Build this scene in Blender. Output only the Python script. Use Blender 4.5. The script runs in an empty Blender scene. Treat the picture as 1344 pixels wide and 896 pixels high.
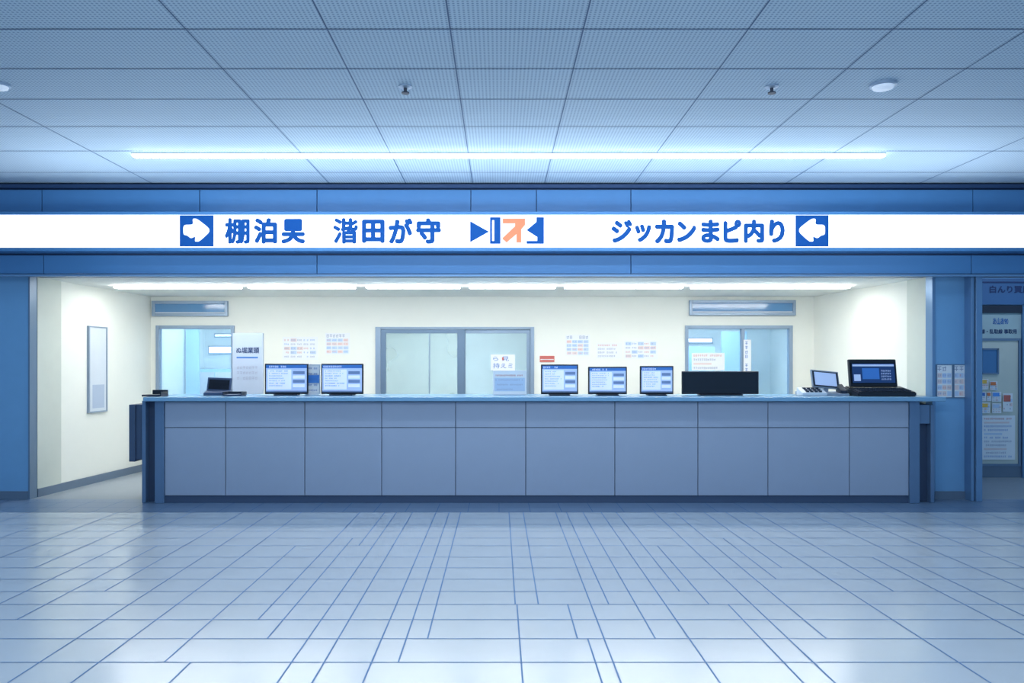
import bpy, bmesh, math, random
from mathutils import Vector
random.seed(7)
F=1021.0; CX=655.0; CY=480.0; H=1.4
scene=bpy.context.scene
try: scene.view_settings.view_transform='Standard'
except Exception: pass
def wx(px,d): return (px-CX)*d/F
def wz(py,d): return H-(py-CY)*d/F
def lin(c):
    return tuple(((v/255)/12.92 if v/255<=0.04045 else ((v/255+0.055)/1.055)**2.4) for v in c)+(1,)
MATS={}
def mat(name,c,rough=0.5,metal=0.0,em=0.0,emc=None,noise=0.04,nscale=6.0,bump=0.0,bscale=200,spec=0.5):
    if name in MATS: return MATS[name]
    m=bpy.data.materials.new(name); m.use_nodes=True; nt=m.node_tree
    b=nt.nodes['Principled BSDF']; col=lin(c)
    b.inputs['Roughness'].default_value=rough; b.inputs['Metallic'].default_value=metal
    b.inputs['Specular IOR Level'].default_value=spec
    tc=nt.nodes.new('ShaderNodeTexCoord')
    n=nt.nodes.new('ShaderNodeTexNoise'); n.inputs['Scale'].default_value=nscale; n.inputs['Detail'].default_value=3
    nt.links.new(tc.outputs['Object'],n.inputs['Vector'])
    mx=nt.nodes.new('ShaderNodeMix'); mx.data_type='RGBA'
    mx.inputs[6].default_value=tuple(v*(1-noise) for v in col[:3])+(1,)
    mx.inputs[7].default_value=tuple(min(1,v*(1+noise)) for v in col[:3])+(1,)
    nt.links.new(n.outputs['Fac'],mx.inputs[0]); nt.links.new(mx.outputs[2],b.inputs['Base Color'])
    if em>0:
        b.inputs['Emission Color'].default_value=lin(emc or c); b.inputs['Emission Strength'].default_value=em
    if bump>0:
        n2=nt.nodes.new('ShaderNodeTexNoise'); n2.inputs['Scale'].default_value=bscale
        nt.links.new(tc.outputs['Object'],n2.inputs['Vector'])
        bp=nt.nodes.new('ShaderNodeBump'); bp.inputs['Strength'].default_value=bump; bp.inputs['Distance'].default_value=0.002
        nt.links.new(n2.outputs['Fac'],bp.inputs['Height']); nt.links.new(bp.outputs['Normal'],b.inputs['Normal'])
    MATS[name]=m; return m
def glass(name,tint,opac,rough=0.05):
    m=bpy.data.materials.new(name); m.use_nodes=True; nt=m.node_tree
    b=nt.nodes['Principled BSDF']; b.inputs['Base Color'].default_value=lin(tint); b.inputs['Roughness'].default_value=rough
    t=nt.nodes.new('ShaderNodeBsdfTransparent'); t.inputs['Color'].default_value=(0.93,0.98,1,1)
    mx=nt.nodes.new('ShaderNodeMixShader')
    tc=nt.nodes.new('ShaderNodeTexCoord'); n=nt.nodes.new('ShaderNodeTexNoise'); n.inputs['Scale'].default_value=1.5
    mr=nt.nodes.new('ShaderNodeMapRange'); mr.inputs['To Min'].default_value=opac-0.08; mr.inputs['To Max'].default_value=opac+0.08
    nt.links.new(tc.outputs['Object'],n.inputs['Vector']); nt.links.new(n.outputs['Fac'],mr.inputs['Value'])
    nt.links.new(mr.outputs['Result'],mx.inputs['Fac'])
    nt.links.new(t.outputs[0],mx.inputs[1]); nt.links.new(b.outputs[0],mx.inputs[2])
    nt.links.new(mx.outputs[0],nt.nodes['Material Output'].inputs['Surface']); return m

# ---------- materials
M_fascia=mat('fascia_blue',(72,126,176),0.42)
M_fasciad=mat('fascia_dark',(34,62,100),0.5)
M_hdr=mat('header_blue',(74,118,168),0.5)
M_wallblue=mat('wall_blue',(122,172,212),0.5)
M_frame=mat('frame_steel_blue',(108,144,180),0.35,0.3)
M_cream=mat('cream_wall',(243,243,233),0.7,noise=0.015,bump=0.1,bscale=300)
M_creamj=mat('cream_jamb',(212,216,204),0.6)
M_cceil=mat('inner_ceiling',(240,241,236),0.7)
M_base=mat('baseboard_grey',(104,122,142),0.5)
M_panel=mat('counter_panel',(162,174,194),0.36,noise=0.03,bump=0.05)
M_cdark=mat('counter_dark',(66,84,112),0.45)
M_post=mat('counter_post',(98,126,158),0.35,0.2)
M_top=mat('worktop',(124,168,200),0.25)
M_black=mat('black_plastic',(18,24,38),0.35)
M_black2=mat('dark_plastic',(38,48,66),0.45)
M_greyp=mat('grey_plastic',(150,162,178),0.45)
M_bluegrey=mat('bluegrey_plastic',(58,78,112),0.45)
M_white=mat('white_plastic',(215,222,230),0.4)
M_paper=mat('paper',(240,242,244),0.7,noise=0.01)
M_alu=mat('aluminium',(150,168,188),0.35,0.3)
M_alud=mat('aluminium_dark',(112,134,158),0.4,0.3)
M_blue=mat('sign_blue',(8,76,146),0.6,em=0.03,emc=(10,90,180),spec=0.2)
M_orange=mat('sign_orange',(228,126,84),0.5,em=0.12,emc=(240,130,80))
M_peach=mat('sign_peach',(240,214,200),0.5,em=0.25,emc=(255,215,195))
M_signw=mat('sign_white',(250,252,255),0.4,em=1.9,emc=(243,248,255))
M_iconw=mat('icon_white',(250,252,255),0.4,em=0.5,emc=(250,252,255))
M_lamp=mat('lamp_cool',(250,252,255),0.4,em=20,emc=(222,238,255))
M_lampin=mat('lamp_warm',(255,255,250),0.4,em=42,emc=(252,252,248))
M_navy=mat('ink_navy',(40,64,112),0.6)
M_inkg=mat('ink_grey',(166,174,196),0.6)
M_red=mat('ink_red',(206,110,100),0.6)
M_inkr=mat('ink_light_red',(222,160,152),0.6)
M_inkb=mat('ink_blue',(74,124,196),0.6)
M_inkl=mat('ink_light_blue',(134,168,218),0.6)
M_pink=mat('ink_pink',(236,216,212),0.6)
M_sky=mat('ink_sky',(200,218,240),0.6)
M_scr=mat('screen_light',(170,190,222),0.3,em=0.4,emc=(175,198,240))
M_scrw=mat('screen_white',(215,224,240),0.3,em=0.5,emc=(215,228,250))
M_scrb=mat('screen_blue',(60,110,180),0.3,em=0.35,emc=(50,110,190))
M_scrg=mat('screen_grey',(110,135,175),0.3,em=0.2,emc=(120,145,190))
M_scrk=mat('screen_black',(14,20,34),0.2)
M_backr=mat('back_room_wall',(230,240,238),0.7)
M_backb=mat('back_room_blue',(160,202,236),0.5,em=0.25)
M_glassd=glass('door_glass',(216,230,222),0.3,0.12)
M_glassc=glass('door_glass_clear',(222,234,232),0.12,0.06)
M_glassw=glass('window_glass',(170,206,238),0.2)
M_vglass=mat('transom_glass',(96,146,190),0.12)
M_board=mat('board_bluegrey',(178,192,212),0.5)
M_disc=mat('downlight_white',(230,236,244),0.4,em=0.2,emc=(230,240,255))

# ---------- helpers
def link(o,parent=None):
    bpy.context.collection.objects.link(o)
    if parent is not None: o.parent=parent
def meta(o,label=None,cat=None,kind=None,group=None):
    if label:o['label']=label
    if cat:o['category']=cat
    if kind:o['kind']=kind
    if group:o['group']=group
    return o
def empty(name,loc,label,cat,group=None,rz=0):
    o=bpy.data.objects.new(name,None); o.empty_display_size=0.1; o.location=loc; o.rotation_euler=(0,0,rz); link(o)
    return meta(o,label,cat,None,group)
def addbox(bm,x0,x1,y0,y1,z0,z1,mi=0,bev=0):
    v=[bm.verts.new(p) for p in [(x0,y0,z0),(x1,y0,z0),(x1,y1,z0),(x0,y1,z0),(x0,y0,z1),(x1,y0,z1),(x1,y1,z1),(x0,y1,z1)]]
    fs=[]
    for idx in [(0,3,2,1),(4,5,6,7),(0,1,5,4),(1,2,6,5),(2,3,7,6),(3,0,4,7)]:
        f=bm.faces.new([v[i] for i in idx]); f.material_index=mi; fs.append(f)
    if bev>0:
        es=list({e for f in fs for e in f.edges})
        bmesh.ops.bevel(bm,geom=es,offset=bev,segments=2,affect='EDGES',profile=0.5)
def finish(bm,name,mats,parent=None,origin=None,smooth=False):
    bm.normal_update()
    me=bpy.data.meshes.new(name)
    if origin is None:
        xs=[v.co for v in bm.verts]
        mn=Vector((min(c.x for c in xs),min(c.y for c in xs),min(c.z for c in xs)))
        mxx=Vector((max(c.x for c in xs),max(c.y for c in xs),max(c.z for c in xs)))
        origin=Vector(((mn.x+mxx.x)/2,(mn.y+mxx.y)/2,mn.z))
    origin=Vector(origin)
    for v in bm.verts: v.co-=origin
    bm.to_mesh(me); bm.free()
    for m in (mats if isinstance(mats,list) else [mats]): me.materials.append(m)
    if smooth:
        for p in me.polygons: p.use_smooth=True
    o=bpy.data.objects.new(name,me); o.location=origin; link(o,parent); return o
def box(name,x0,x1,y0,y1,z0,z1,m,parent=None,bev=0):
    bm=bmesh.new(); addbox(bm,x0,x1,y0,y1,z0,z1,0,bev); return finish(bm,name,m,parent)
def boxes(name,lst,mats,parent=None,bev=0):
    bm=bmesh.new()
    for b in lst: addbox(bm,*b[:6],b[6] if len(b)>6 else 0,bev)
    return finish(bm,name,mats,parent)
def struct(o,kind='structure'): o['kind']=kind; return o
def poly(name,pts,y,m,parent=None,th=0.004):
    bm=bmesh.new()
    f=[bm.verts.new((p[0],y,p[1])) for p in pts]; b=[bm.verts.new((p[0],y+th,p[1])) for p in pts]
    bm.faces.new(f); bm.faces.new(b[::-1]); n=len(pts)
    for i in range(n): bm.faces.new([f[i],b[i],b[(i+1)%n],f[(i+1)%n]])
    bmesh.ops.recalc_face_normals(bm,faces=bm.faces)
    bmesh.ops.triangulate(bm,faces=[q for q in bm.faces if len(q.verts)>4])
    return finish(bm,name,m,parent)
def smoothpts(pts,it=2):
    for _ in range(it):
        q=[]
        for i in range(len(pts)):
            a=pts[i]; b=pts[(i+1)%len(pts)]
            q.append((a[0]*.82+b[0]*.18,a[1]*.82+b[1]*.18)); q.append((a[0]*.18+b[0]*.82,a[1]*.18+b[1]*.82))
        pts=q
    return pts
def lathe(name,prof,m,loc,parent=None,seg=24):
    bm=bmesh.new(); rings=[]
    for r,z in prof:
        rings.append([bm.verts.new((r*math.cos(2*math.pi*i/seg),r*math.sin(2*math.pi*i/seg),z)) for i in range(seg)])
    for a,b in zip(rings,rings[1:]):
        for i in range(seg): bm.faces.new([a[i],a[(i+1)%seg],b[(i+1)%seg],b[i]])
    bm.faces.new(rings[0]); bm.faces.new(rings[-1])
    bmesh.ops.recalc_face_normals(bm,faces=bm.faces)
    o=finish(bm,name,m,parent,origin=(0,0,0),smooth=False); o.location=loc; return o
def text(name,s,x0,x1,z0,z1,y,m,parent=None,bold=0.0):
    """bold = stroke thickening in metres"""
    cu=bpy.data.curves.new('t','FONT'); cu.body=s; cu.size=1; cu.resolution_u=4
    to=bpy.data.objects.new('t',cu); bpy.context.collection.objects.link(to)
    bpy.context.view_layer.update()
    dg=bpy.context.evaluated_depsgraph_get()
    me=bpy.data.meshes.new_from_object(to.evaluated_get(dg))
    bpy.data.objects.remove(to)
    x0+=bold; x1-=bold; z0+=bold; z1-=bold
    a0=min(v.co.x for v in me.vertices);a1=max(v.co.x for v in me.vertices);b0=min(v.co.y for v in me.vertices);b1=max(v.co.y for v in me.vertices)
    cx_=(x0+x1)/2
    vs=[((v.co.x-a0)/(a1-a0)*(x1-x0)+x0-cx_,(v.co.y-b0)/(b1-b0)*(z1-z0)) for v in me.vertices]
    fs=[list(p.vertices) for p in me.polygons]
    offs=[(0,0)]
    if bold>0: offs+=[(bold*math.cos(k*math.pi/4),bold*math.sin(k*math.pi/4)) for k in range(8)]
    V=[];FF=[]
    for i,(ox_,oz_) in enumerate(offs):
        n=len(V); V+=[(a+ox_,-0.00015*i,b+oz_) for a,b in vs]; FF+=[[k+n for k in f] for f in fs]
    m2=bpy.data.meshes.new(name); m2.from_pydata(V,[],FF); m2.materials.append(m)
    o=bpy.data.objects.new(name,m2); o.location=(cx_,y,z0); link(o,parent)
    return o
def glyphs(bm,x0,x1,z0,z1,y,mi,cell=None):
    h=z1-z0; w=h*0.9; x=x0
    while x+w<=x1+1e-6:
        if random.random()>0.1:
            k=random.choice([0,1,2])
            def q(a,b,c,d):
                v=[bm.verts.new(p) for p in [(x+a*w,y,z0+c*h),(x+b*w,y,z0+c*h),(x+b*w,y,z0+d*h),(x+a*w,y,z0+d*h)]]
                f=bm.faces.new(v); f.material_index=mi
            if k==0: q(0,.85,.8,.95); q(.35,.5,0,.8); q(0,.85,.3,.45)
            elif k==1: q(.05,.2,0,.95); q(.65,.8,0,.95); q(.2,.65,.8,.95); q(.2,.65,.4,.5); q(.2,.65,0,.12)
            else: q(0,.85,.6,.75); q(.1,.25,0,.6); q(.6,.75,.1,.95); q(.1,.8,.05,.15)
        x+=w*1.1
def quad(bm,x0,x1,z0,z1,y,mi):
    f=bm.faces.new([bm.verts.new(p) for p in [(x0,y,z0),(x1,y,z0),(x1,y,z1),(x0,y,z1)]]); f.material_index=mi
PM=[M_navy,M_inkg,M_inkr,M_inkl,M_pink,M_sky]
def poster(name,px0,px1,py0,py1,d,label,style=0,parent=None,cat='notice',group=None,frame=False):
    x0,x1=wx(px0,d),wx(px1,d); z1,z0=wz(py0,d),wz(py1,d)
    e=empty(name,((x0+x1)/2,d,z0),label,cat,group); w=(x1-x0)/2; h=z1-z0
    box('sheet',-w,w,-0.004,0,0,h,M_paper,e)
    if frame: boxes('frame',[(-w-.006,-w+.004,-.01,0,0,h),(w-.004,w+.006,-.01,0,0,h),(-w+.004,w-.004,-.01,0,h-.008,h),(-w+.004,w-.004,-.01,0,0,.008)],M_alud,e)
    bm=bmesh.new(); y=-0.0055
    if style==2:
        glyphs(bm,-w*.9,w*.9,h*.8,h*.95,y,1)
        n=max(3,int(w*2/.07)); cw=w*1.84/n
        for i in range(n):
            for j in range(4):
                xa=-w*.92+i*cw; za=h*(.06+.18*j)
                quad(bm,xa+cw*.06,xa+cw*.94,za,za+h*.14,y,random.choice([4,5,4,5]))
                glyphs(bm,xa+cw*.1,xa+cw*.9,za+h*.04,za+h*.1,y-.001,random.choice([1,2,3,1]))
    elif style==0:
        n=max(3,int(w*2/.09)); cw=w*1.84/n
        for j in range(max(4,int(h/.055))):
            rh=h*.9/max(4,int(h/.055)); za=h*.05+rh*j
            for i in range(n):
                xa=-w*.92+i*cw; k=random.random()
                if k<.35: quad(bm,xa+cw*.05,xa+cw*.95,za+rh*.1,za+rh*.9,y,random.choice([4,5]))
                glyphs(bm,xa+cw*.05,xa+cw*.95,za+rh*.3,za+rh*.7,y-.001,random.choice([1,1,2,3]))
    else:
        rows=max(4,int(h/0.05)); rh=h*.94/rows
        for r in range(rows):
            za=h*.97-rh*(r+0.75)
            mi=2 if r==0 else random.choice([1,1,3])
            if r>0 and random.random()<.3: quad(bm,-w*.9,w*random.uniform(-.2,.8),za,za+rh*.45,y,random.choice([4,5]))
            else: glyphs(bm,-w*0.9,w*(0.9 if r%2==0 else 0.6),za,za+rh*.5,y,mi)
    finish(bm,'printed_text',PM,e)
    return e

# ---------- ceiling / floor materials
def ceil_mat():
    m=bpy.data.materials.new('perforated_ceiling'); m.use_nodes=True; nt=m.node_tree; b=nt.nodes['Principled BSDF']
    b.inputs['Roughness'].default_value=0.65
    tc=nt.nodes.new('ShaderNodeTexCoord')
    sc=nt.nodes.new('ShaderNodeVectorMath'); sc.operation='SCALE'; sc.inputs['Scale'].default_value=40
    fr=nt.nodes.new('ShaderNodeVectorMath'); fr.operation='FRACTION'
    mu=nt.nodes.new('ShaderNodeVectorMath'); mu.operation='MULTIPLY'; mu.inputs[1].default_value=(1,1,0)
    di=nt.nodes.new('ShaderNodeVectorMath'); di.operation='DISTANCE'; di.inputs[1].default_value=(.5,.5,0)
    lt=nt.nodes.new('ShaderNodeMapRange'); lt.inputs['From Min'].default_value=0.2; lt.inputs['From Max'].default_value=0.34
    nt.links.new(tc.outputs['Object'],sc.inputs[0]); nt.links.new(sc.outputs[0],fr.inputs[0]); nt.links.new(fr.outputs[0],mu.inputs[0]); nt.links.new(mu.outputs[0],di.inputs[0]); nt.links.new(di.outputs['Value'],lt.inputs['Value'])
    mx=nt.nodes.new('ShaderNodeMix'); mx.data_type='RGBA'
    mx.inputs[6].default_value=lin((124,148,172)); mx.inputs[7].default_value=lin((178,198,212))
    nt.links.new(lt.outputs['Result'],mx.inputs[0]); nt.links.new(mx.outputs[2],b.inputs['Base Color'])
    return m
M_ceil=ceil_mat(); M_ceilline=mat('ceiling_joint',(70,98,132),0.6)
M_floor=mat('floor_tile',(188,196,202),0.2,noise=0.05,nscale=3,bump=0.05,bscale=40)
M_grout=mat('floor_grout',(84,124,168),0.6)
M_fband=mat('floor_band',(108,130,156),0.3)
M_fin=mat('floor_inner',(150,158,165),0.45)

CH=3.28; CE=8.0
def strip(bm,x1,y1,x2,y2,w,z,mi,up=True):
    a=Vector((x1,y1)); b=Vector((x2,y2)); n=(b-a).normalized(); p=Vector((-n.y,n.x))*w/2
    pts=[a-p,b-p,b+p,a+p]
    vs=[bm.verts.new((q.x,q.y,z)) for q in pts]
    if not up: vs=vs[::-1]
    f=bm.faces.new(vs); f.material_index=mi
bm=bmesh.new(); addbox(bm,-8.5,8.5,-2.5,8.3,CH,CH+0.1,0)
for s in (-2.9,-1.9,-.93,-.51,-.145,.25,.74,1.17,1.57,2.3,3.1):
    X=s*(CH-H); strip(bm,X,-2.5,X,CE,0.009,CH-0.0015,1,False)
for yp in (-60,38,90,130,166,198,226):
    D=F*(CH-H)/(CY-yp); strip(bm,-8.5,D,8.5,D,0.011,CH-0.002,1,False)
for D in (3.0,2.3,1.6,.9,.2,-.5,-1.2): strip(bm,-8.5,D,8.5,D,0.012,CH-0.002,1,False)
o=finish(bm,'ceiling',[M_ceil,M_ceilline],origin=(0,0,CH)); struct(o)
bm=bmesh.new(); addbox(bm,-8.5,8.5,-2.5,7.44,-0.1,0,0); addbox(bm,-8.5,8.5,7.44,8.17,-0.1,0,2); addbox(bm,-8.5,8.5,8.17,14,-0.1,0,3)
def fd(y): return F*H/(y-CY)
rows=[672,680,688,697,706,716,731,745,760,776,793,813,838,869,905]
for yp in rows: strip(bm,-8.5,fd(yp),8.5,fd(yp),0.009,0.0012,1)
D=fd(905)
while D>-2: D-=0.29; strip(bm,-8.5,D,8.5,D,0.007,0.0012,1)
def sl(s,y0,y1,w=0.008): strip(bm,s*H,fd(y1),s*H,fd(y0),w,0.0016,1)
for s,a,b in [(-.70,672,1200),(-.59,672,1200),(-.43,672,869),(-.34,672,869),(-.262,672,838),(-.78,672,716),
  (.068,672,793),(.075,793,1200),(.165,672,793),(.2875,793,838),(.325,838,1200),(.385,672,1200),(.46,672,793),(.573,672,838),(.697,672,1200),
  (-.85,706,838),(-1.04,869,1200),(-.43,869,1200),(-.95,672,813),(-1.13,716,869),(-1.35,672,1200),(-1.55,672,896),(-1.75,672,776),(-1.9,716,813),(-2.1,672,869),(-2.3,672,745),(-2.6,672,1200),(-2.9,693,793),(-3.2,672,776),(-3.6,672,731),
  (.80,672,776),(.96,793,896),(1.06,672,1200),(.88,716,793),(1.2,672,838),(1.4,672,745),(1.55,672,1200),(1.75,672,776),(1.95,731,838),(2.1,672,896),(2.35,672,776),(2.6,672,793),(2.9,672,813),(3.3,672,745),(3.6,672,716),(1.3,706,760)]:
    sl(s,a,b)
for k in range(-26,27):
    strip(bm,k*0.3,7.44,k*0.3,8.1,0.006,0.0014,1)
for D in (7.7,7.95): strip(bm,-8.5,D,8.5,D,0.006,0.0012,1)
o=finish(bm,'floor',[M_floor,M_grout,M_fband,M_fin],origin=(0,0,0)); struct(o)

# ---------- front walls
FW=8.17
struct(box('wall_front_left',-8.5,wx(38,FW),FW,FW+0.12,0,2.344,M_wallblue))
struct(box('wall_front_right',wx(1226,FW),wx(1272,FW),FW,FW+0.12,0,2.344,M_wallblue))
struct(box('wall_header',-8.5,8.5,8.03,8.35,2.345,CH,M_fasciad))
struct(box('baseboard_front_left',-8.5,wx(38,FW),FW-0.015,FW,0,0.085,M_base))
struct(box('baseboard_front_right',wx(1226,FW),wx(1272,FW),FW-0.015,FW,0,0.085,M_base))
def zz(p): return wz(p,8.0)
js=[-420,-150,55,262,416,618,704,828,1277,1500,1700]
def panels(name,ya,yb,j):
    l=[(wx(a,8.0)+0.004,wx(b,8.0)-0.004,8.0,8.03,zz(yb),zz(ya)) for a,b in zip(j,j[1:])]
    return struct(boxes(name,l,M_fascia,bev=0.002))
panels('trim_1',249,278,js)
panels('trim_2',335,359,[-420,-150,57,416,828,1275,1500,1700])
struct(box('trim_3',-8.5,8.5,7.97,8.03,zz(247),CH-0.02,M_fasciad))
struct(box('trim_4',-8.5,8.5,7.97,8.03,zz(363),zz(360.3),M_frame))
struct(box('trim_5',wx(38,FW)-0.002,wx(38,FW)+0.015,FW-0.01,FW+0.12,0,2.344,M_alud))
struct(box('trim_6',wx(1223,FW),wx(1227,FW),FW-0.01,FW+0.12,0,2.344,M_frame))
struct(boxes('trim_7',[(wx(1271,8.1),wx(1275,8.1),8.05,8.3,0,2.5),(wx(1276,8.1),wx(1284,8.1),8.03,8.3,0,2.5)],M_frame,bev=0.004))

# ---------- illuminated sign
sd=7.85
sign=empty('overhead_sign',(0,sd,wz(325,sd)),'long white illuminated overhead sign with blue lettering and arrows','sign')
L0=wz(325,sd)
SH=wz(282,sd)-L0
box('light_panel',-8.2,8.2,0,0.18,0.0,SH,M_signw,sign)
box('top_rail',-8.2,8.2,-0.015,0.18,SH,SH+0.03,M_fascia,sign,bev=0.003)
box('bottom_rail',-8.2,8.2,-0.015,0.18,-0.035,0,M_fascia,sign,bev=0.003)
def sx(p): return wx(p,sd)
def sz(p): return wz(p,sd)-L0
for ch,a,b,c,d in [('棚',295,328,286,320),('泊',333,364,286,320),('旲',369,401,287,320),('湝',437,470,286,320),('田',475,505,288,319),('が',510,542,286,320),('守',546,579,286,320),
  ('ジ',802,830,288,319),('ッ',833,855,294,318),('カ',859,885,288,320),('ン',888,914,290,318),('ま',920,945,288,319),('ピ',949,973,288,319),('内',976,1003,288,319),('り',1009,1030,288,319)]:
    text('lettering',ch,sx(a),sx(b),sz(d),sz(c),-0.003,M_blue,sign,(0.010 if ch in '棚湝' else 0.013))
def P(pts): return [(sx(a),sz(b)) for a,b in pts]
poly('pictogram_arrow',P([(617,290),(642,304),(617,318)]),-0.004,M_blue,sign)
boxes('pictogram_door',[(sx(643),sx(657),-0.004,0,sz(289),sz(285)),(sx(643),sx(657),-0.004,0,sz(320),sz(316)),(sx(643),sx(646),-0.004,0,sz(316),sz(289)),(sx(648.5),sx(657),-0.004,0,sz(316),sz(289))],M_blue,sign)
box('pictogram_patch',sx(659),sx(690),-0.002,0,sz(320),sz(285),M_peach,sign)
poly('pictogram_figure',P([(660,287),(689,287),(689,295),(684,301),(684,306),(679,306),(665,318),(659,313),(676,297),(676,293),(660,293)]),-0.005,M_orange,sign)
box('pictogram_figure',sx(678),sx(684),-0.005,0,sz(318),sz(306),M_orange,sign)
poly('pictogram_flag',P([(691,302),(704,291),(704,285),(714,285),(714,320),(691,320),(691,316),(705,316),(705,311)]),-0.004,M_blue,sign)
pa=smoothpts([(241,295),(254,295),(253,287),(259,287),(278,302),(262,317),(256,317),(257,310),(251,313),(246,309),(241,308)],2)
box('arrow_tile',sx(236),sx(280.5),-0.004,0,sz(323.5),sz(282.5),M_blue,sign)
poly('arrow_symbol',P(pa),-0.008,M_iconw,sign)
box('arrow_tile',sx(1044),sx(1087.5),-0.004,0,sz(323.5),sz(282.5),M_blue,sign)
poly('arrow_symbol',P([(1323.5-a,b) for a,b in pa][::-1]),-0.008,M_iconw,sign)

# ---------- inner room
BW=10.6; CI=2.344
def slab(name,p0,p1,z0,z1,th,m):
    bm=bmesh.new(); a=Vector(p0); b=Vector(p1); n=(b-a).normalized(); p=Vector((-n.y,n.x))*th
    pts=[a,b,b+p,a+p]
    lo=[bm.verts.new((q.x,q.y,z0)) for q in pts]; hi=[bm.verts.new((q.x,q.y,z1)) for q in pts]
    bm.faces.new(lo[::-1]); bm.faces.new(hi)
    for i in range(4): bm.faces.new([lo[i],lo[(i+1)%4],hi[(i+1)%4],hi[i]])
    bmesh.ops.recalc_face_normals(bm,faces=bm.faces)
    return finish(bm,name,m)
lx0=wx(38,FW)+0.03; lx1=wx(198,BW)
rx0=wx(1223,FW); rx1=wx(1068,BW)
LA=(lx0-0.03,FW+0.12); LB=(lx1,BW); RA=(rx0+0.02,FW+0.12); RB=(rx1,BW)
def along(A,B,y): t=(y-A[1])/(B[1]-A[1]); return (A[0]+(B[0]-A[0])*t,y)
struct(slab('wall_left',LA,LB,0,CI,0.1,M_cream))
struct(slab('wall_right',RA,RB,0,CI,-0.1,M_cream))
struct(slab('baseboard_left',(lx0-0.02,FW+0.13),(lx1+0.012,BW),0,0.09,-0.012,M_base))
struct(slab('baseboard_right',(rx0+0.01,FW+0.13),(rx1-0.012,BW),0,0.09,0.012,M_base))
struct(slab('trim_8',LA,along(LA,LB,8.68),0.09,CI,-0.02,M_creamj))
struct(slab('trim_9',RA,along(RA,RB,8.6),0.09,CI,0.02,M_creamj))
o=box('ceiling',-5.1,4.7,8.35,13.3,CI,CI+0.05,M_cceil); struct(o)
def wallopen(name,x0,x1,z0,z1,y0,y1,ops,m):
    xs=sorted({x0,x1,*[v for o in ops for v in o[:2]]}); zs=sorted({z0,z1,*[v for o in ops for v in o[2:]]})
    l=[]
    for a,b in zip(xs,xs[1:]):
        for c,d in zip(zs,zs[1:]):
            mx,mz=(a+b)/2,(c+d)/2
            if any(o[0]<mx<o[1] and o[2]<mz<o[3] for o in ops): continue
            l.append((a,b,y0,y1,c,d))
    return boxes(name,l,m)
def bx(p): return wx(p,BW)
def bz(p): return wz(p,BW)
W1=(bx(205),bx(308),0.85,bz(427)); W2=(bx(899),bx(1040),0.85,bz(427)); DR=(bx(493),bx(701),0.0,bz(429))
struct(wallopen('wall_back',-5.0,4.6,0,CI,BW,BW+0.1,[W1,W2,DR],M_cream))
def window(name,op,mull,glassm):
    x0,x1,z0,z1=op; t=0.045
    e=bpy.data.objects.new(name,None); e.location=((x0+x1)/2,BW,z0); link(e); e['kind']='structure'
    w=(x1-x0)/2; h=z1-z0
    boxes('window_frame',[(-w,-w+t,-0.02,0.08,0,h),(w-t,w,-0.02,0.08,0,h),(-w+t,w-t,-0.02,0.08,h-t,h),(-w+t,w-t,-0.02,0.08,0,t)]+[(w*a-t/2,w*a+t/2,-0.01,0.07,t,h-t) for a in mull],M_alu,e,bev=0.003)
    box('glass_pane',-w+t,w-t,0.03,0.036,t,h-t,glassm,e)
    return e
window('window_1',W1,[],M_glassw)
window('window_2',W2,[0.08],M_glassw)
x0,x1,z0,z1=DR
e=bpy.data.objects.new('door_1',None); e.location=(0,BW,0); link(e); e['kind']='structure'
boxes('door_frame',[(x0,bx(500),-0.03,0.09,0,z1),(x1-0.05,x1,-0.03,0.09,0,z1),(bx(500),x1-0.05,-0.03,0.09,z1-0.03,z1)],M_alu,e,bev=0.003)
def leaf(a,b,y,fm,t0,t1,gm):
    h=z1-0.035
    boxes('door_leaf',[(bx(a),bx(a)+t0,y,y+0.03,0.01,h),(bx(b)-t1,bx(b),y,y+0.03,0.01,h),(bx(a)+t0,bx(b)-t1,y,y+0.03,h-0.05,h),(bx(a)+t0,bx(b)-t1,y,y+0.03,0.01,0.15)],fm,e,bev=0.002)
    box('glass_pane',bx(a)+t0,bx(b)-t1,y+0.012,y+0.018,0.15,h-0.05,gm,e)
leaf(500,610,-0.02,M_alud,0.07,0.1,M_glassd)
leaf(606,696,0.025,M_alu,0.05,0.05,M_glassc)
box('door_mullion',bx(563),bx(564.5),-0.018,-0.006,0.15,z1-.085,M_alu,e)
def transom(a,b,c,d):
    x0,x1,z0,z1=bx(a),bx(b),bz(d),bz(c)
    e=empty('transom_window',((x0+x1)/2,BW,z0),'narrow grey framed transom window with blue glass high on the wall','window','transom windows on the back wall')
    w=(x1-x0)/2;h=z1-z0;t=0.04
    boxes('frame',[(-w,-w+t,-0.05,0,0,h),(w-t,w,-0.05,0,0,h),(-w+t,w-t,-0.05,0,h-t,h),(-w+t,w-t,-0.05,0,0,t)],M_alu,e,bev=0.004)
    box('glass_pane',-w+t,w-t,-0.025,0,t,h-t,M_vglass,e)
    box('lower_rail',-w+t,w-t,-0.035,-0.025,t,t+0.015,M_white,e)
transom(201,300,395,415); transom(904,1043,394,414)
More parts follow.
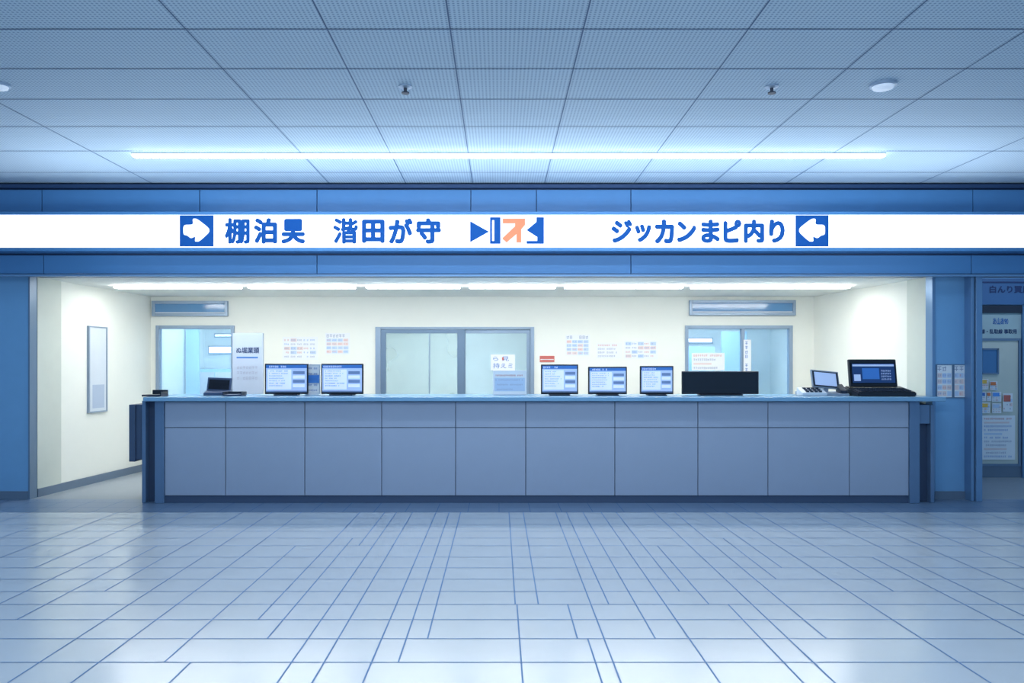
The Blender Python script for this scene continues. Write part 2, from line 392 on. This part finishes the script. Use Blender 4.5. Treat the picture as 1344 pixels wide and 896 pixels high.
# room behind
struct(box('wall_rear',-5.0,4.6,13.2,13.3,0,2.344,M_backr))
struct(box('wall_rear_left',-5.1,-5.0,BW+0.1,13.2,0,2.344,M_backr))
struct(box('wall_rear_right',4.6,4.7,BW+0.1,13.2,0,2.344,M_backr))
struct(box('wall_divider',bx(420),bx(420)+.08,BW+0.1,13.2,0,2.344,M_backr))
struct(box('wall_divider.001',bx(800),bx(800)+.08,BW+0.1,13.2,0,2.344,M_backr))
def lampstrip(name,x0,x1,y,z,w,m,label,group):
    e=empty(name,((x0+x1)/2,y,z-0.03),label,'light',group); L=(x1-x0)/2
    box('housing',-L,L,-w/2-0.012,w/2+0.012,0.018,0.03,M_white,e)
    box('diffuser',-L+0.004,L-0.004,-w/2,w/2,0,0.018,m,e)
    return e
M_lampb=mat('lamp_backroom',(255,255,255),0.4,em=40,emc=(226,240,255))
M_lamps=mat('added_lamp_side',(255,255,255),0.4,em=7,emc=(215,236,255))
for x in (-3.9,-0.6,3.0):
    lampstrip('ceiling_light',x-0.6,x+0.6,11.8,CI,0.25,M_lampb,'fluorescent ceiling light in the room behind the glass','back room lights')
for a,b in [(148,320),(323,470),(477,608),(612,733),(737,900),(903,1118)]:
    d=9.15
    lampstrip('ceiling_light',wx(a,d)+0.035,wx(b,d)-0.035,d,CI,0.11,M_lampin,'long white fluorescent strip recessed over the counter office','office ceiling strips')
lampstrip('ceiling_light',wx(175,6.9),wx(1160,6.9),6.9,CH,0.07,M_lamp,'very long thin white linear light on the tiled ceiling',None)
# back room things
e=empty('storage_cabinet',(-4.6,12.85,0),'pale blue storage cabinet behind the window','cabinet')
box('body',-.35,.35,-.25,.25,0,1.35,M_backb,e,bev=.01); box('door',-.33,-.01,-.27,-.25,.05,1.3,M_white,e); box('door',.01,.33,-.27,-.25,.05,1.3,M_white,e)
M_refl=mat('reflection_white',(250,252,255),0.4,em=2.4,emc=(235,245,255))
def refl_strip(x,z,w,h):  # glowing boxes added to imitate lamp reflections in the window glass
    e=empty('glass_reflection',(x,13.2,z),'glowing strip standing in for a lamp reflection in the window glass','light','window reflection strips')
    box('housing',-w-.02,w+.02,-.04,0,-.02,h+.02,M_alu,e); box('diffuser',-w,w,-.06,-.04,0,h,M_refl,e,bev=.005)
refl_strip(-4.7,1.62,.2,.1); refl_strip(-4.1,1.66,.28,.07); refl_strip(-4.4,1.9,.4,.03); refl_strip(3.3,1.8,.3,.06)
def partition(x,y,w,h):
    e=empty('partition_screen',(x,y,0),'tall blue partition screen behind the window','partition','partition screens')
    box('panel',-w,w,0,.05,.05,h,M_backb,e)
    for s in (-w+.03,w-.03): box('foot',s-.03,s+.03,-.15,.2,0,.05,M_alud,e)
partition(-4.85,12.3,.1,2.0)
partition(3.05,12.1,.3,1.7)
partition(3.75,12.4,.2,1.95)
e=empty('hanging_banner',(bx(980),BW-0.03,bz(490)),'narrow white vertical banner with blue characters on the window','banner')
box('cloth',-.05,.05,0,0.004,0,.46,M_paper,e)
bm=bmesh.new()
for i in range(7): glyphs(bm,-.03,.035,.03+i*.06,.075+i*.06,-0.002,0)
finish(bm,'printed_text',[M_inkb],e)

# standing board
d=9.9
e=empty('standing_board',(wx(325,d),d,0),'tall blue-grey standing board with dark blue characters','sign board')
w=wx(345,d)-wx(325,d); zt=wz(437,d)
box('board',-w,w,0,0.05,0.05,zt,M_board,e,bev=.008); box('foot',-w-.02,w+.02,-.15,.2,0,.05,M_alud,e,bev=.01)
text('lettering','ぬ堀業頭',-w*.74,w*.76,wz(463.5,d),wz(455.5,d),-0.003,M_navy,e,0.001)
bm=bmesh.new()
quad(bm,-w*.72,w*.68,wz(470,d),wz(468,d),-0.003,0)
for i in range(3): glyphs(bm,-w*.7,w*.7,wz(484+i*7,d),wz(480+i*7,d),-0.003,1)
finish(bm,'printed_text',[M_inkb,M_inkg],e)

# posters on back wall
pb=BW-0.001
poster('wall_notice',371,417,442,472,pb,'white notice sheet with red and blue printed text on the wall',0,group='notices on the back wall')
poster('wall_notice',427,459,437,465,pb,'white notice with grey heading and printed columns on the wall',2,group='notices on the back wall')
poster('wall_notice',742,774,439,467,pb,'white notice with grey and red printed rows on the wall',2,group='notices on the back wall')
poster('wall_notice',783,816,450,470,pb,'small white notice with reddish printed text on the wall',1,group='notices on the back wall')
poster('wall_notice',819,863,447,471,pb,'white notice sheet with blue and red printed text on the wall',0,group='notices on the back wall')
e=empty('wall_notice',(bx(718),pb,bz(475)),'small red notice plate on the wall','notice')
box('plate',-.1,.1,-.01,0,0,.085,M_red,e,bev=.003); box('stripe',-.09,.09,-.012,-.01,.03,.04,M_paper,e)
dp=BW-0.022
e=empty('door_notice',(wx(660,dp),dp,wz(486,dp)),'white paper with red and blue characters taped to the glass door','notice')
w=wx(675,dp)-wx(659,dp)
box('sheet',-w,w,-.003,0,0,wz(465,dp)-wz(486,dp),M_paper,e)
text('lettering','ら 見',-w*.8,w*.5,.13,.19,-.006,M_inkb,e,0)
text('lettering','持えミ',-w*.8,w*.8,.03,.1,-.006,M_inkb,e,0)
box('red_mark',-.012,.012,-.006,-.003,.14,.18,M_red,e)
poster('wall_notice',908,951,463,486,BW-0.03,'white notice sheet taped on the window glass',1)

# framed board on left inner wall
ang=math.atan2(LB[0]-LA[0],LB[1]-LA[1])
yy=9.36; xw=along(LA,LB,yy)[0]
zf0=wz(541,9.3); zf1=wz(428,9.3)
e=empty('framed_board',(xw+0.002,yy,zf0),'tall pale framed notice board on the side wall','notice board')
e.rotation_euler=(0,0,math.pi/2-ang)
hh=zf1-zf0; ww=0.185
boxes('frame',[(-ww,-ww+.015,-.03,0,0,hh),(ww-.015,ww,-.03,0,0,hh),(-ww+.015,ww-.015,-.03,0,hh-.015,hh),(-ww+.015,ww-.015,-.03,0,0,.015)],M_alu,e)
box('board_sheet',-ww+.015,ww-.015,-.02,0,.015,hh-.015,M_white,e)
bm=bmesh.new(); quad(bm,-.11,.13,.05,.33,-.0215,0)
finish(bm,'paper_note',[M_board],e)

# ---------- counter
cd=7.94; zt=1.085; zs=wz(526.5,7.86)
e=empty('service_counter',(0.385,cd,0),'long blue-grey panelled service counter with flat top','counter')
ox=0.385
def cx(p): return wx(p,cd)-ox
def cz(p): return wz(p,cd)
box('worktop',wx(188,7.86)-ox,wx(1241,7.86)-ox,-0.09,0.78,zs,zt,M_top,e,bev=.006)
box('carcass',cx(216),cx(1193),0.03,0.7,0,zs,M_cdark,e)
jx=[216,296,400,501,598,690,807,916,1008,1115,1193]
g=.0035
for a,b in zip(jx,jx[1:]):
    box('upper_panel',cx(a)+g,cx(b)-g,0.0,0.03,cz(561)+g,zs-.01,M_panel,e,bev=.002)
    box('front_panel',cx(a)+g,cx(b)-g,0.0,0.03,cz(650),cz(561)-g,M_panel,e,bev=.002)
box('plinth',cx(216),cx(1193),0.012,0.03,0,cz(650)-.006,M_cdark,e)
for a,b,c,dd in [(204,216,185,203),(1193,1206,1208,1228)]:
    L=c<200
    box('corner_post',cx(a),cx(b),-0.02,0.1,0,zs,M_post,e,bev=.006)
    box('end_panel',cx(c),cx(dd),0.1,0.72,0,zs-(0.0 if L else .04),M_cdark,e,bev=.006)
    q=(c,c+5) if L else (dd-5,dd)
    box('end_post',cx(q[0]),cx(q[1]),0.02,0.1,0,zs-(0 if L else .04),M_post,e,bev=.004)
box('side_flap',cx(168),cx(176),.02,.5,cz(606),cz(531),M_cdark,e,bev=.004)
box('flap_hinge',cx(176),cx(185),.04,.48,cz(606)+.02,cz(531),M_cdark,e,bev=.004)
box('flap_hinge',cx(1208),cx(1222),.02,.1,cz(556),cz(531),M_post,e,bev=.004)

# ---------- monitors
def monitor(px0,px1,py0,py1,d,label,style='table',rz=0.0,name='computer_monitor'):
    x=(wx(px0,d)+wx(px1,d))/2; w=(wx(px1,d)-wx(px0,d))/2; top=wz(py0,d)-zt
    e=empty(name,(x,d,zt),label,'monitor','monitors on the counter',rz)
    box('stand_base',-w*.55,w*.55,-.06,.1,0,.012,M_black,e,bev=.004)
    box('stand_neck',-.03,.03,.025,.045,.01,top*.5,M_black,e,bev=.004)
    zb=.012
    b=.014
    bm=bmesh.new(); addbox(bm,-w,w,0,.025,zb,top,0,.006); 
    finish(bm,'housing',M_black,e)
    sx0,sx1,sz0,sz1=-w+b,w-b,zb+b+.008,top-b
    if style=='blank':
        box('screen',sx0,sx1,-.002,0,sz0,sz1,M_scrk,e); return e
    bm=bmesh.new(); addbox(bm,sx0,sx1,-.002,0,sz0,sz1,0)
    W=sx1-sx0; Hh=sz1-sz0; y=-.003
    quad(bm,sx0,sx1,sz1-Hh*.12,sz1,y,3)
    glyphs(bm,sx0+W*.03,sx0+W*.5,sz1-Hh*.10,sz1-Hh*.03,y-.001,1)
    quad(bm,sx0+W*.04,sx0+W*.62,sz0+Hh*.1,sz1-Hh*.17,y,1)
    for r in range(7):
        z=sz1-Hh*(.25+r*.09); glyphs(bm,sx0+W*.07,sx0+W*random.uniform(.4,.6),z,z+Hh*.05,y-.001,random.choice([2,3,2]))
    for r in range(4):
        z=sz1-Hh*(.34+r*.16); quad(bm,sx0+W*.66,sx0+W*.95,z,z+Hh*.11,y,1 if r%2 else 2)
    quad(bm,sx0,sx1,sz0,sz0+Hh*.05,y,2)
    finish(bm,'screen',[M_scr,M_scrw,M_scrg,M_scrb,M_navy],e)
    return e
monitor(348,404,477,517,8.35,'black framed monitor showing pale blue form, beside a leaflet stand',rz=0.06)
monitor(421,477,477,517,8.35,'black framed monitor showing a pale data table',rz=-0.05)
monitor(710,759,478,516,8.3,'black framed monitor with pale screen beside the glass doors')
monitor(772,823,481,517,8.3,'black framed monitor with pale text screen')
monitor(840,884,480,517,8.3,'small black framed monitor beside the wide dark monitor')
monitor(895,996,487,518,8.35,'wide black monitor with a blank dark screen','blank')
d=8.45
e=empty('leaflet_stand',(wx(411,d),d,zt),'small upright stand holding blue and white leaflets','stand')
w=wx(420,d)-wx(411,d); h=wz(478,d)-zt
box('back_plate',-w,w,.01,.02,0,h,M_white,e); box('base',-w,w,-.05,.06,0,.012,M_white,e,bev=.003)
bm=bmesh.new(); 
for i in range(3): quad(bm,-w*.85,w*.85,h*(.08+.31*i),h*(.34+.31*i),.008,1 if i!=1 else 0)
for i in range(5): glyphs(bm,-w*.7,w*.7,h*(.12+.18*i),h*(.18+.18*i),.006,2)
finish(bm,'leaflet',[M_scrb,M_paper,M_inkb],e)
d=8.45
e=empty('notice_stand',(wx(669,d),d,zt),'white desk notice stand with grey printed lines','stand')
w=wx(691,d)-wx(669,d); h=wz(486,d)-zt
box('board',-w,w,0,.015,.01,h,M_paper,e,bev=.003); box('base',-w,w,-.03,.08,0,.012,M_white,e,bev=.003)
bm=bmesh.new()
quad(bm,-w*.9,w*.9,h*.15,h*.7,-.001,3)
for i in range(4): glyphs(bm,-w*.85,w*(.85 if i else .2),h*(.2+.19*i),h*(.26+.19*i),-.002,[1,1,1,2][i])
finish(bm,'printed_text',[M_inkb,M_inkg,M_red,M_sky],e)
d=8.4
def wedge(name,w,y0,y1,h0,h1,m,parent,x=0,z=0,bev=.004):
    bm=bmesh.new(); v=[bm.verts.new(p) for p in [(x-w,y0,z),(x+w,y0,z),(x+w,y1,z),(x-w,y1,z),(x-w,y0,z+h0),(x+w,y0,z+h0),(x+w,y1,z+h1),(x-w,y1,z+h1)]]
    for idx in [(0,3,2,1),(4,5,6,7),(0,1,5,4),(1,2,6,5),(2,3,7,6),(3,0,4,7)]: bm.faces.new([v[i] for i in idx])
    if bev: bmesh.ops.bevel(bm,geom=list(bm.edges),offset=bev,segments=2,affect='EDGES')
    return finish(bm,name,m,parent)
e=empty('card_reader',(wx(286,d),d,zt),'small blue-grey card terminal with tilted dark display','card terminal',rz=.15)
wedge('body',.13,-.1,.1,.03,.06,M_bluegrey,e)
q=box('display_housing',-.13,.12,.0,.03,0,.15,M_bluegrey,e,bev=.006); q.location=(0,.04,.04); q.rotation_euler=(-.3,.05,0)
q=box('display',-.112,.102,-.003,0,0,.11,M_scrk,e); q.location=(0,.03,.06); q.rotation_euler=(-.3,.05,0)
e=empty('receipt_tray',(wx(308,8.15),8.15,zt),'low dark grey tray on the counter','tray')
wedge('tray_base',.1,-.08,.08,.015,.02,M_bluegrey,e); boxes('tray_rim',[(-.1,-.09,-.08,.08,.015,.045),(.09,.1,-.08,.08,.015,.045),(-.09,.09,.07,.08,.015,.045)],M_black2,e)
e=empty('document_tray',(wx(203,8.05),8.05,zt),'small dark tray with raised edge at counter end','tray')
box('tray_base',-.1,.1,-.08,.1,0,.02,M_black2,e,bev=.004); box('tray_back',-.06,.1,.08,.1,.02,.065,M_black,e,bev=.004); box('tray_side',.09,.1,-.08,.08,.02,.05,M_black,e)
# payment terminal with keypad
d=8.25
e=empty('payment_terminal',(wx(1080,d),d,zt),'grey payment terminal with white keypad and small tilted screen','payment terminal')
wedge('body',.25,-.08,.12,.02,.045,M_greyp,e)
wedge('keypad',.13,-.11,.05,.03,.085,M_white,e,x=-.13,z=.002)
bm=bmesh.new()
for i in range(4):
    for j in range(3): addbox(bm,-.21+i*.045,-.18+i*.045,-.09+j*.045,-.06+j*.045,.04+j*.015,.056+j*.015)
finish(bm,'key',[M_black2],e)
ds=box('display_housing',-.16,.16,0,.025,0,.2,M_greyp,e,bev=.01); ds.location=(.05,.04,.075); ds.rotation_euler=(-.35,.09,.15)
s=box('display_bezel',-.145,.145,-.003,0,0,.17,M_black2,e); s.location=(.05,.0295,.092); s.rotation_euler=(-.35,.09,.15)
s=box('display',-.125,.125,-.003,0,0,.145,M_scr,e); s.location=(.05,.031,.106); s.rotation_euler=(-.35,.09,.15)
box('display_stem',.03,.08,.05,.09,.03,.12,M_greyp,e)
wedge('card_slot',.035,-.05,.08,.05,.12,M_black2,e,x=.205,z=.002)
# register
d=8.2
e=empty('register_terminal',(wx(1154,d),d,zt),'black register terminal with tilted lit screen and keyboard base','cash register')
wedge('base',.3,-.18,.16,.045,.1,M_black,e,bev=.01)
bm=bmesh.new()
for i in range(12):
    for j in range(4): addbox(bm,-.26+i*.044,-.225+i*.044,-.15+j*.045,-.115+j*.045,.052+j*.0072,.062+j*.0072)
finish(bm,'keyboard_keys',[M_black2],e)
h=wz(471,d)-zt-.09
hs=box('display_housing',-.26,.25,0,.035,0,h,M_black,e,bev=.01); hs.location=(-.03,.07,.09); hs.rotation_euler=(-.15,0,0)
bm=bmesh.new(); addbox(bm,-.235,.235,-.003,0,0,h-.07,0); y=-.004
quad(bm,-.225,.225,0.01,h-.08,y,1); quad(bm,-.12,.06,.05,h-.13,y-.001,2); quad(bm,-.22,.22,h-.11,h-.09,y-.001,3)
for i in range(4): glyphs(bm,.08,.2,.04+i*.03,.058+i*.03,y-.001,3)
quad(bm,-.21,-.14,.03,.1,y-.001,3)
M_scrn=mat('screen_navy',(30,56,100),0.3,em=0.3,emc=(30,66,130))
s=finish(bm,'screen',[M_scrk,M_scrn,M_scrb,M_scr],e); s.location=(-.03,.047,.125); s.rotation_euler=(-.15,0,0)

def pilposter(a,b):
    d=FW-.001
    poster('pillar_notice',a,b,478,522,d,'framed notice with blue and red text on the blue pillar',2,group='notices on the pillar',frame=True)
pilposter(1229,1249.5); pilposter(1251.5,1271.5)

# ---------- side shop area
SD=9.8
def qx(p): return wx(p,SD)
def qz(p): return wz(p,SD)
struct(box('wall_side_entry',4.75,8.5,SD,SD+.1,0,2.9,M_wallblue))
struct(box('wall_side_left',4.62,4.72,8.3,SD,0,2.9,M_wallblue))
o=box('ceiling',4.62,8.5,8.35,SD+.1,2.9,2.95,M_cceil); struct(o)
lampstrip('ceiling_light',5.2,7.2,8.9,2.9,.2,M_lamps,'unseen white ceiling light added over the side entrance','added side entrance lights')  # out-of-view lamp added to brighten the side entrance
e=empty('door_sign',(qx(1330),SD-.04,qz(400)),'blue overhead door sign with dark characters','sign')
box('sign_board',qx(1281)-qx(1330),1.2,0,.04,0,qz(366)-qz(400),M_hdr,e)
box('sign_rail',qx(1281)-qx(1330),1.2,-.01,.0,qz(371.5)-qz(400),qz(370)-qz(400),M_navy,e)
text('lettering','白んり買用',qx(1296)-qx(1330),qx(1349)-qx(1330),qz(385)-qz(400),qz(375)-qz(400),-.003,M_navy,e,.004)
e=bpy.data.objects.new('door_2',None); e.location=(qx(1330),SD,0); link(e); e['kind']='structure'
r=qx(1330)
M_greenp=mat('green_tint_panel',(176,198,200),0.5)
box('lintel',qx(1281)-r,1.2,-.05,0,qz(411),qz(401),M_black2,e)
box('transom_panel',qx(1281)-r,1.2,-.03,0,qz(444),qz(411),M_greenp,e)
box('door_panel',qx(1284)-r,qx(1337)-r,-.03,0,qz(611),qz(444),M_creamj,e)
boxes('door_rim',[(qx(1284)-r,qx(1286.5)-r,-.045,-.03,qz(611),qz(444)),(qx(1334)-r,qx(1337)-r,-.045,-.03,qz(611),qz(444)),(qx(1286.5)-r,qx(1334)-r,-.045,-.03,qz(447),qz(444)),(qx(1286.5)-r,qx(1334)-r,-.045,-.03,qz(611),qz(608))],M_alud,e)
box('kick_panel',qx(1281)-r,1.2,-.035,0,0.0,qz(611),M_base,e)
box('door_jamb',qx(1338)-r,qx(1346)-r,-.06,0,0,qz(401),M_frame,e)
box('window_pane',qx(1287)-r,qx(1308)-r,-.04,-.03,qz(491),qz(457),M_fascia,e)
boxes('window_trim',[(qx(1287)-r,qx(1308)-r,-.05,-.04,qz(491),qz(489)),(qx(1306)-r,qx(1308)-r,-.05,-.04,qz(489),qz(457)),(qx(1287)-r,qx(1308)-r,-.05,-.04,qz(459),qz(457))],M_alud,e)
text('lettering','あ山あ90',qx(1301)-r,qx(1321)-r,qz(426),qz(417),-.034,M_inkb,e,.001)
text('lettering','線・乱取線 事取用',qx(1285)-r,qx(1332)-r,qz(438),qz(432),-.034,M_navy,e,.001)
M_yel=mat('flyer_yellow',(240,195,90),0.6); M_or=mat('flyer_orange',(230,130,80),0.6)
def fly(a,b,c,dd,lab,st,blk=None):
    p=poster('door_flyer',a,b,c,dd,SD-.046,lab,st,group='flyers on the side door')
    if blk:
        w=(qx(b)-qx(a))/2; h=qz(c)-qz(dd)
        box('colour_block',-w*.85,w*.5,-.009,-.0065,h*.55,h*.9,blk,p)
fly(1287,1297,497,511,'small yellow and white flyer on the door',0,M_yel)
fly(1299,1309,500,512,'small orange flyer on the door',0,M_or)
fly(1287,1294,514,526,'white flyer with blue heading on the door',1,M_inkb)
fly(1295,1301,514,526,'small white flyer with orange block on the door',1,M_or)
fly(1287,1299,528,542,'white flyer with yellow block on the door',0,M_yel)
fly(1302,1314,514,527,'white flyer with blue block on the door',0,M_scrb)
fly(1302,1314,529,542,'small white flyer with sky blue block on the door',0,M_sky)
fly(1316,1329,516,540,'white flyer with red block on the door',0,M_red)
fly(1289,1332,545,603,'large pale blue printed poster on the door lower half',1)

# ---------- ceiling devices
def sprinkler(px,py):
    d=F*(CH-H)/(CY-py)
    e=empty('sprinkler_head',(wx(px,d),d,CH-.05),'small dark ceiling sprinkler head','sprinkler','ceiling sprinklers')
    lathe('flange',[(.045,.05),(.045,.042),(.02,.036)],M_alu,(0,0,0),e); lathe('deflector',[(.012,.036),(.01,.01),(.026,.008),(.026,.0)],M_black2,(0,0,0),e)
sprinkler(532,113); sprinkler(1013,113)
def downlight_disc(px,py,r=1.0):  # round ceiling downlight, its disc glowing faintly
    d=F*(CH-H)/(CY-py)
    e=empty('disc_downlight',(wx(px,d),d,CH-.045),'round white ceiling downlight','downlight','ceiling downlights')
    lathe('base',[(.085*r,.045),(.085*r,.03),(.075*r,.026)],M_alu,(0,0,0),e); lathe('light_disc',[(.07*r,.028),(.062*r,.012),(.03*r,.001),(.01,0)],M_disc,(0,0,0),e)
downlight_disc(1159,110); downlight_disc(0,110,.75)

# ---------- lights
def area(name,loc,sx_,sy_,p,c,rot=(0,0,0)):
    l=bpy.data.lights.new(name,'AREA'); l.shape='RECTANGLE'; l.size=sx_; l.size_y=sy_; l.energy=p; l.color=c
    o=bpy.data.objects.new(name,l); o.location=loc; o.rotation_euler=rot; link(o); return o
area('hall_ceiling_light',(0.1,2.8,3.2),5.5,1.2,185,(.78,.89,1),(0.4,0,0))
area('added_uplight',(0.2,7.0,2.3),9,0.5,78,(.76,.88,1),(math.pi-0.1,0,0))  # bodiless light added below the ceiling to brighten it near the sign
w=bpy.data.worlds.new('World'); scene.world=w; w.use_nodes=True
bg=w.node_tree.nodes['Background']; bg.inputs[0].default_value=(.26,.51,.83,1); bg.inputs[1].default_value=0.9
# ---------- camera
cam=bpy.data.cameras.new('Camera'); co=bpy.data.objects.new('Camera',cam); link(co)
co.location=(0,0,H); co.rotation_euler=(math.pi/2,0,0)
cam.sensor_width=36; cam.lens=F/1344*36; cam.shift_x=(672-CX)/1344; cam.shift_y=(CY-448)/1344; cam.clip_start=.05
scene.camera=co
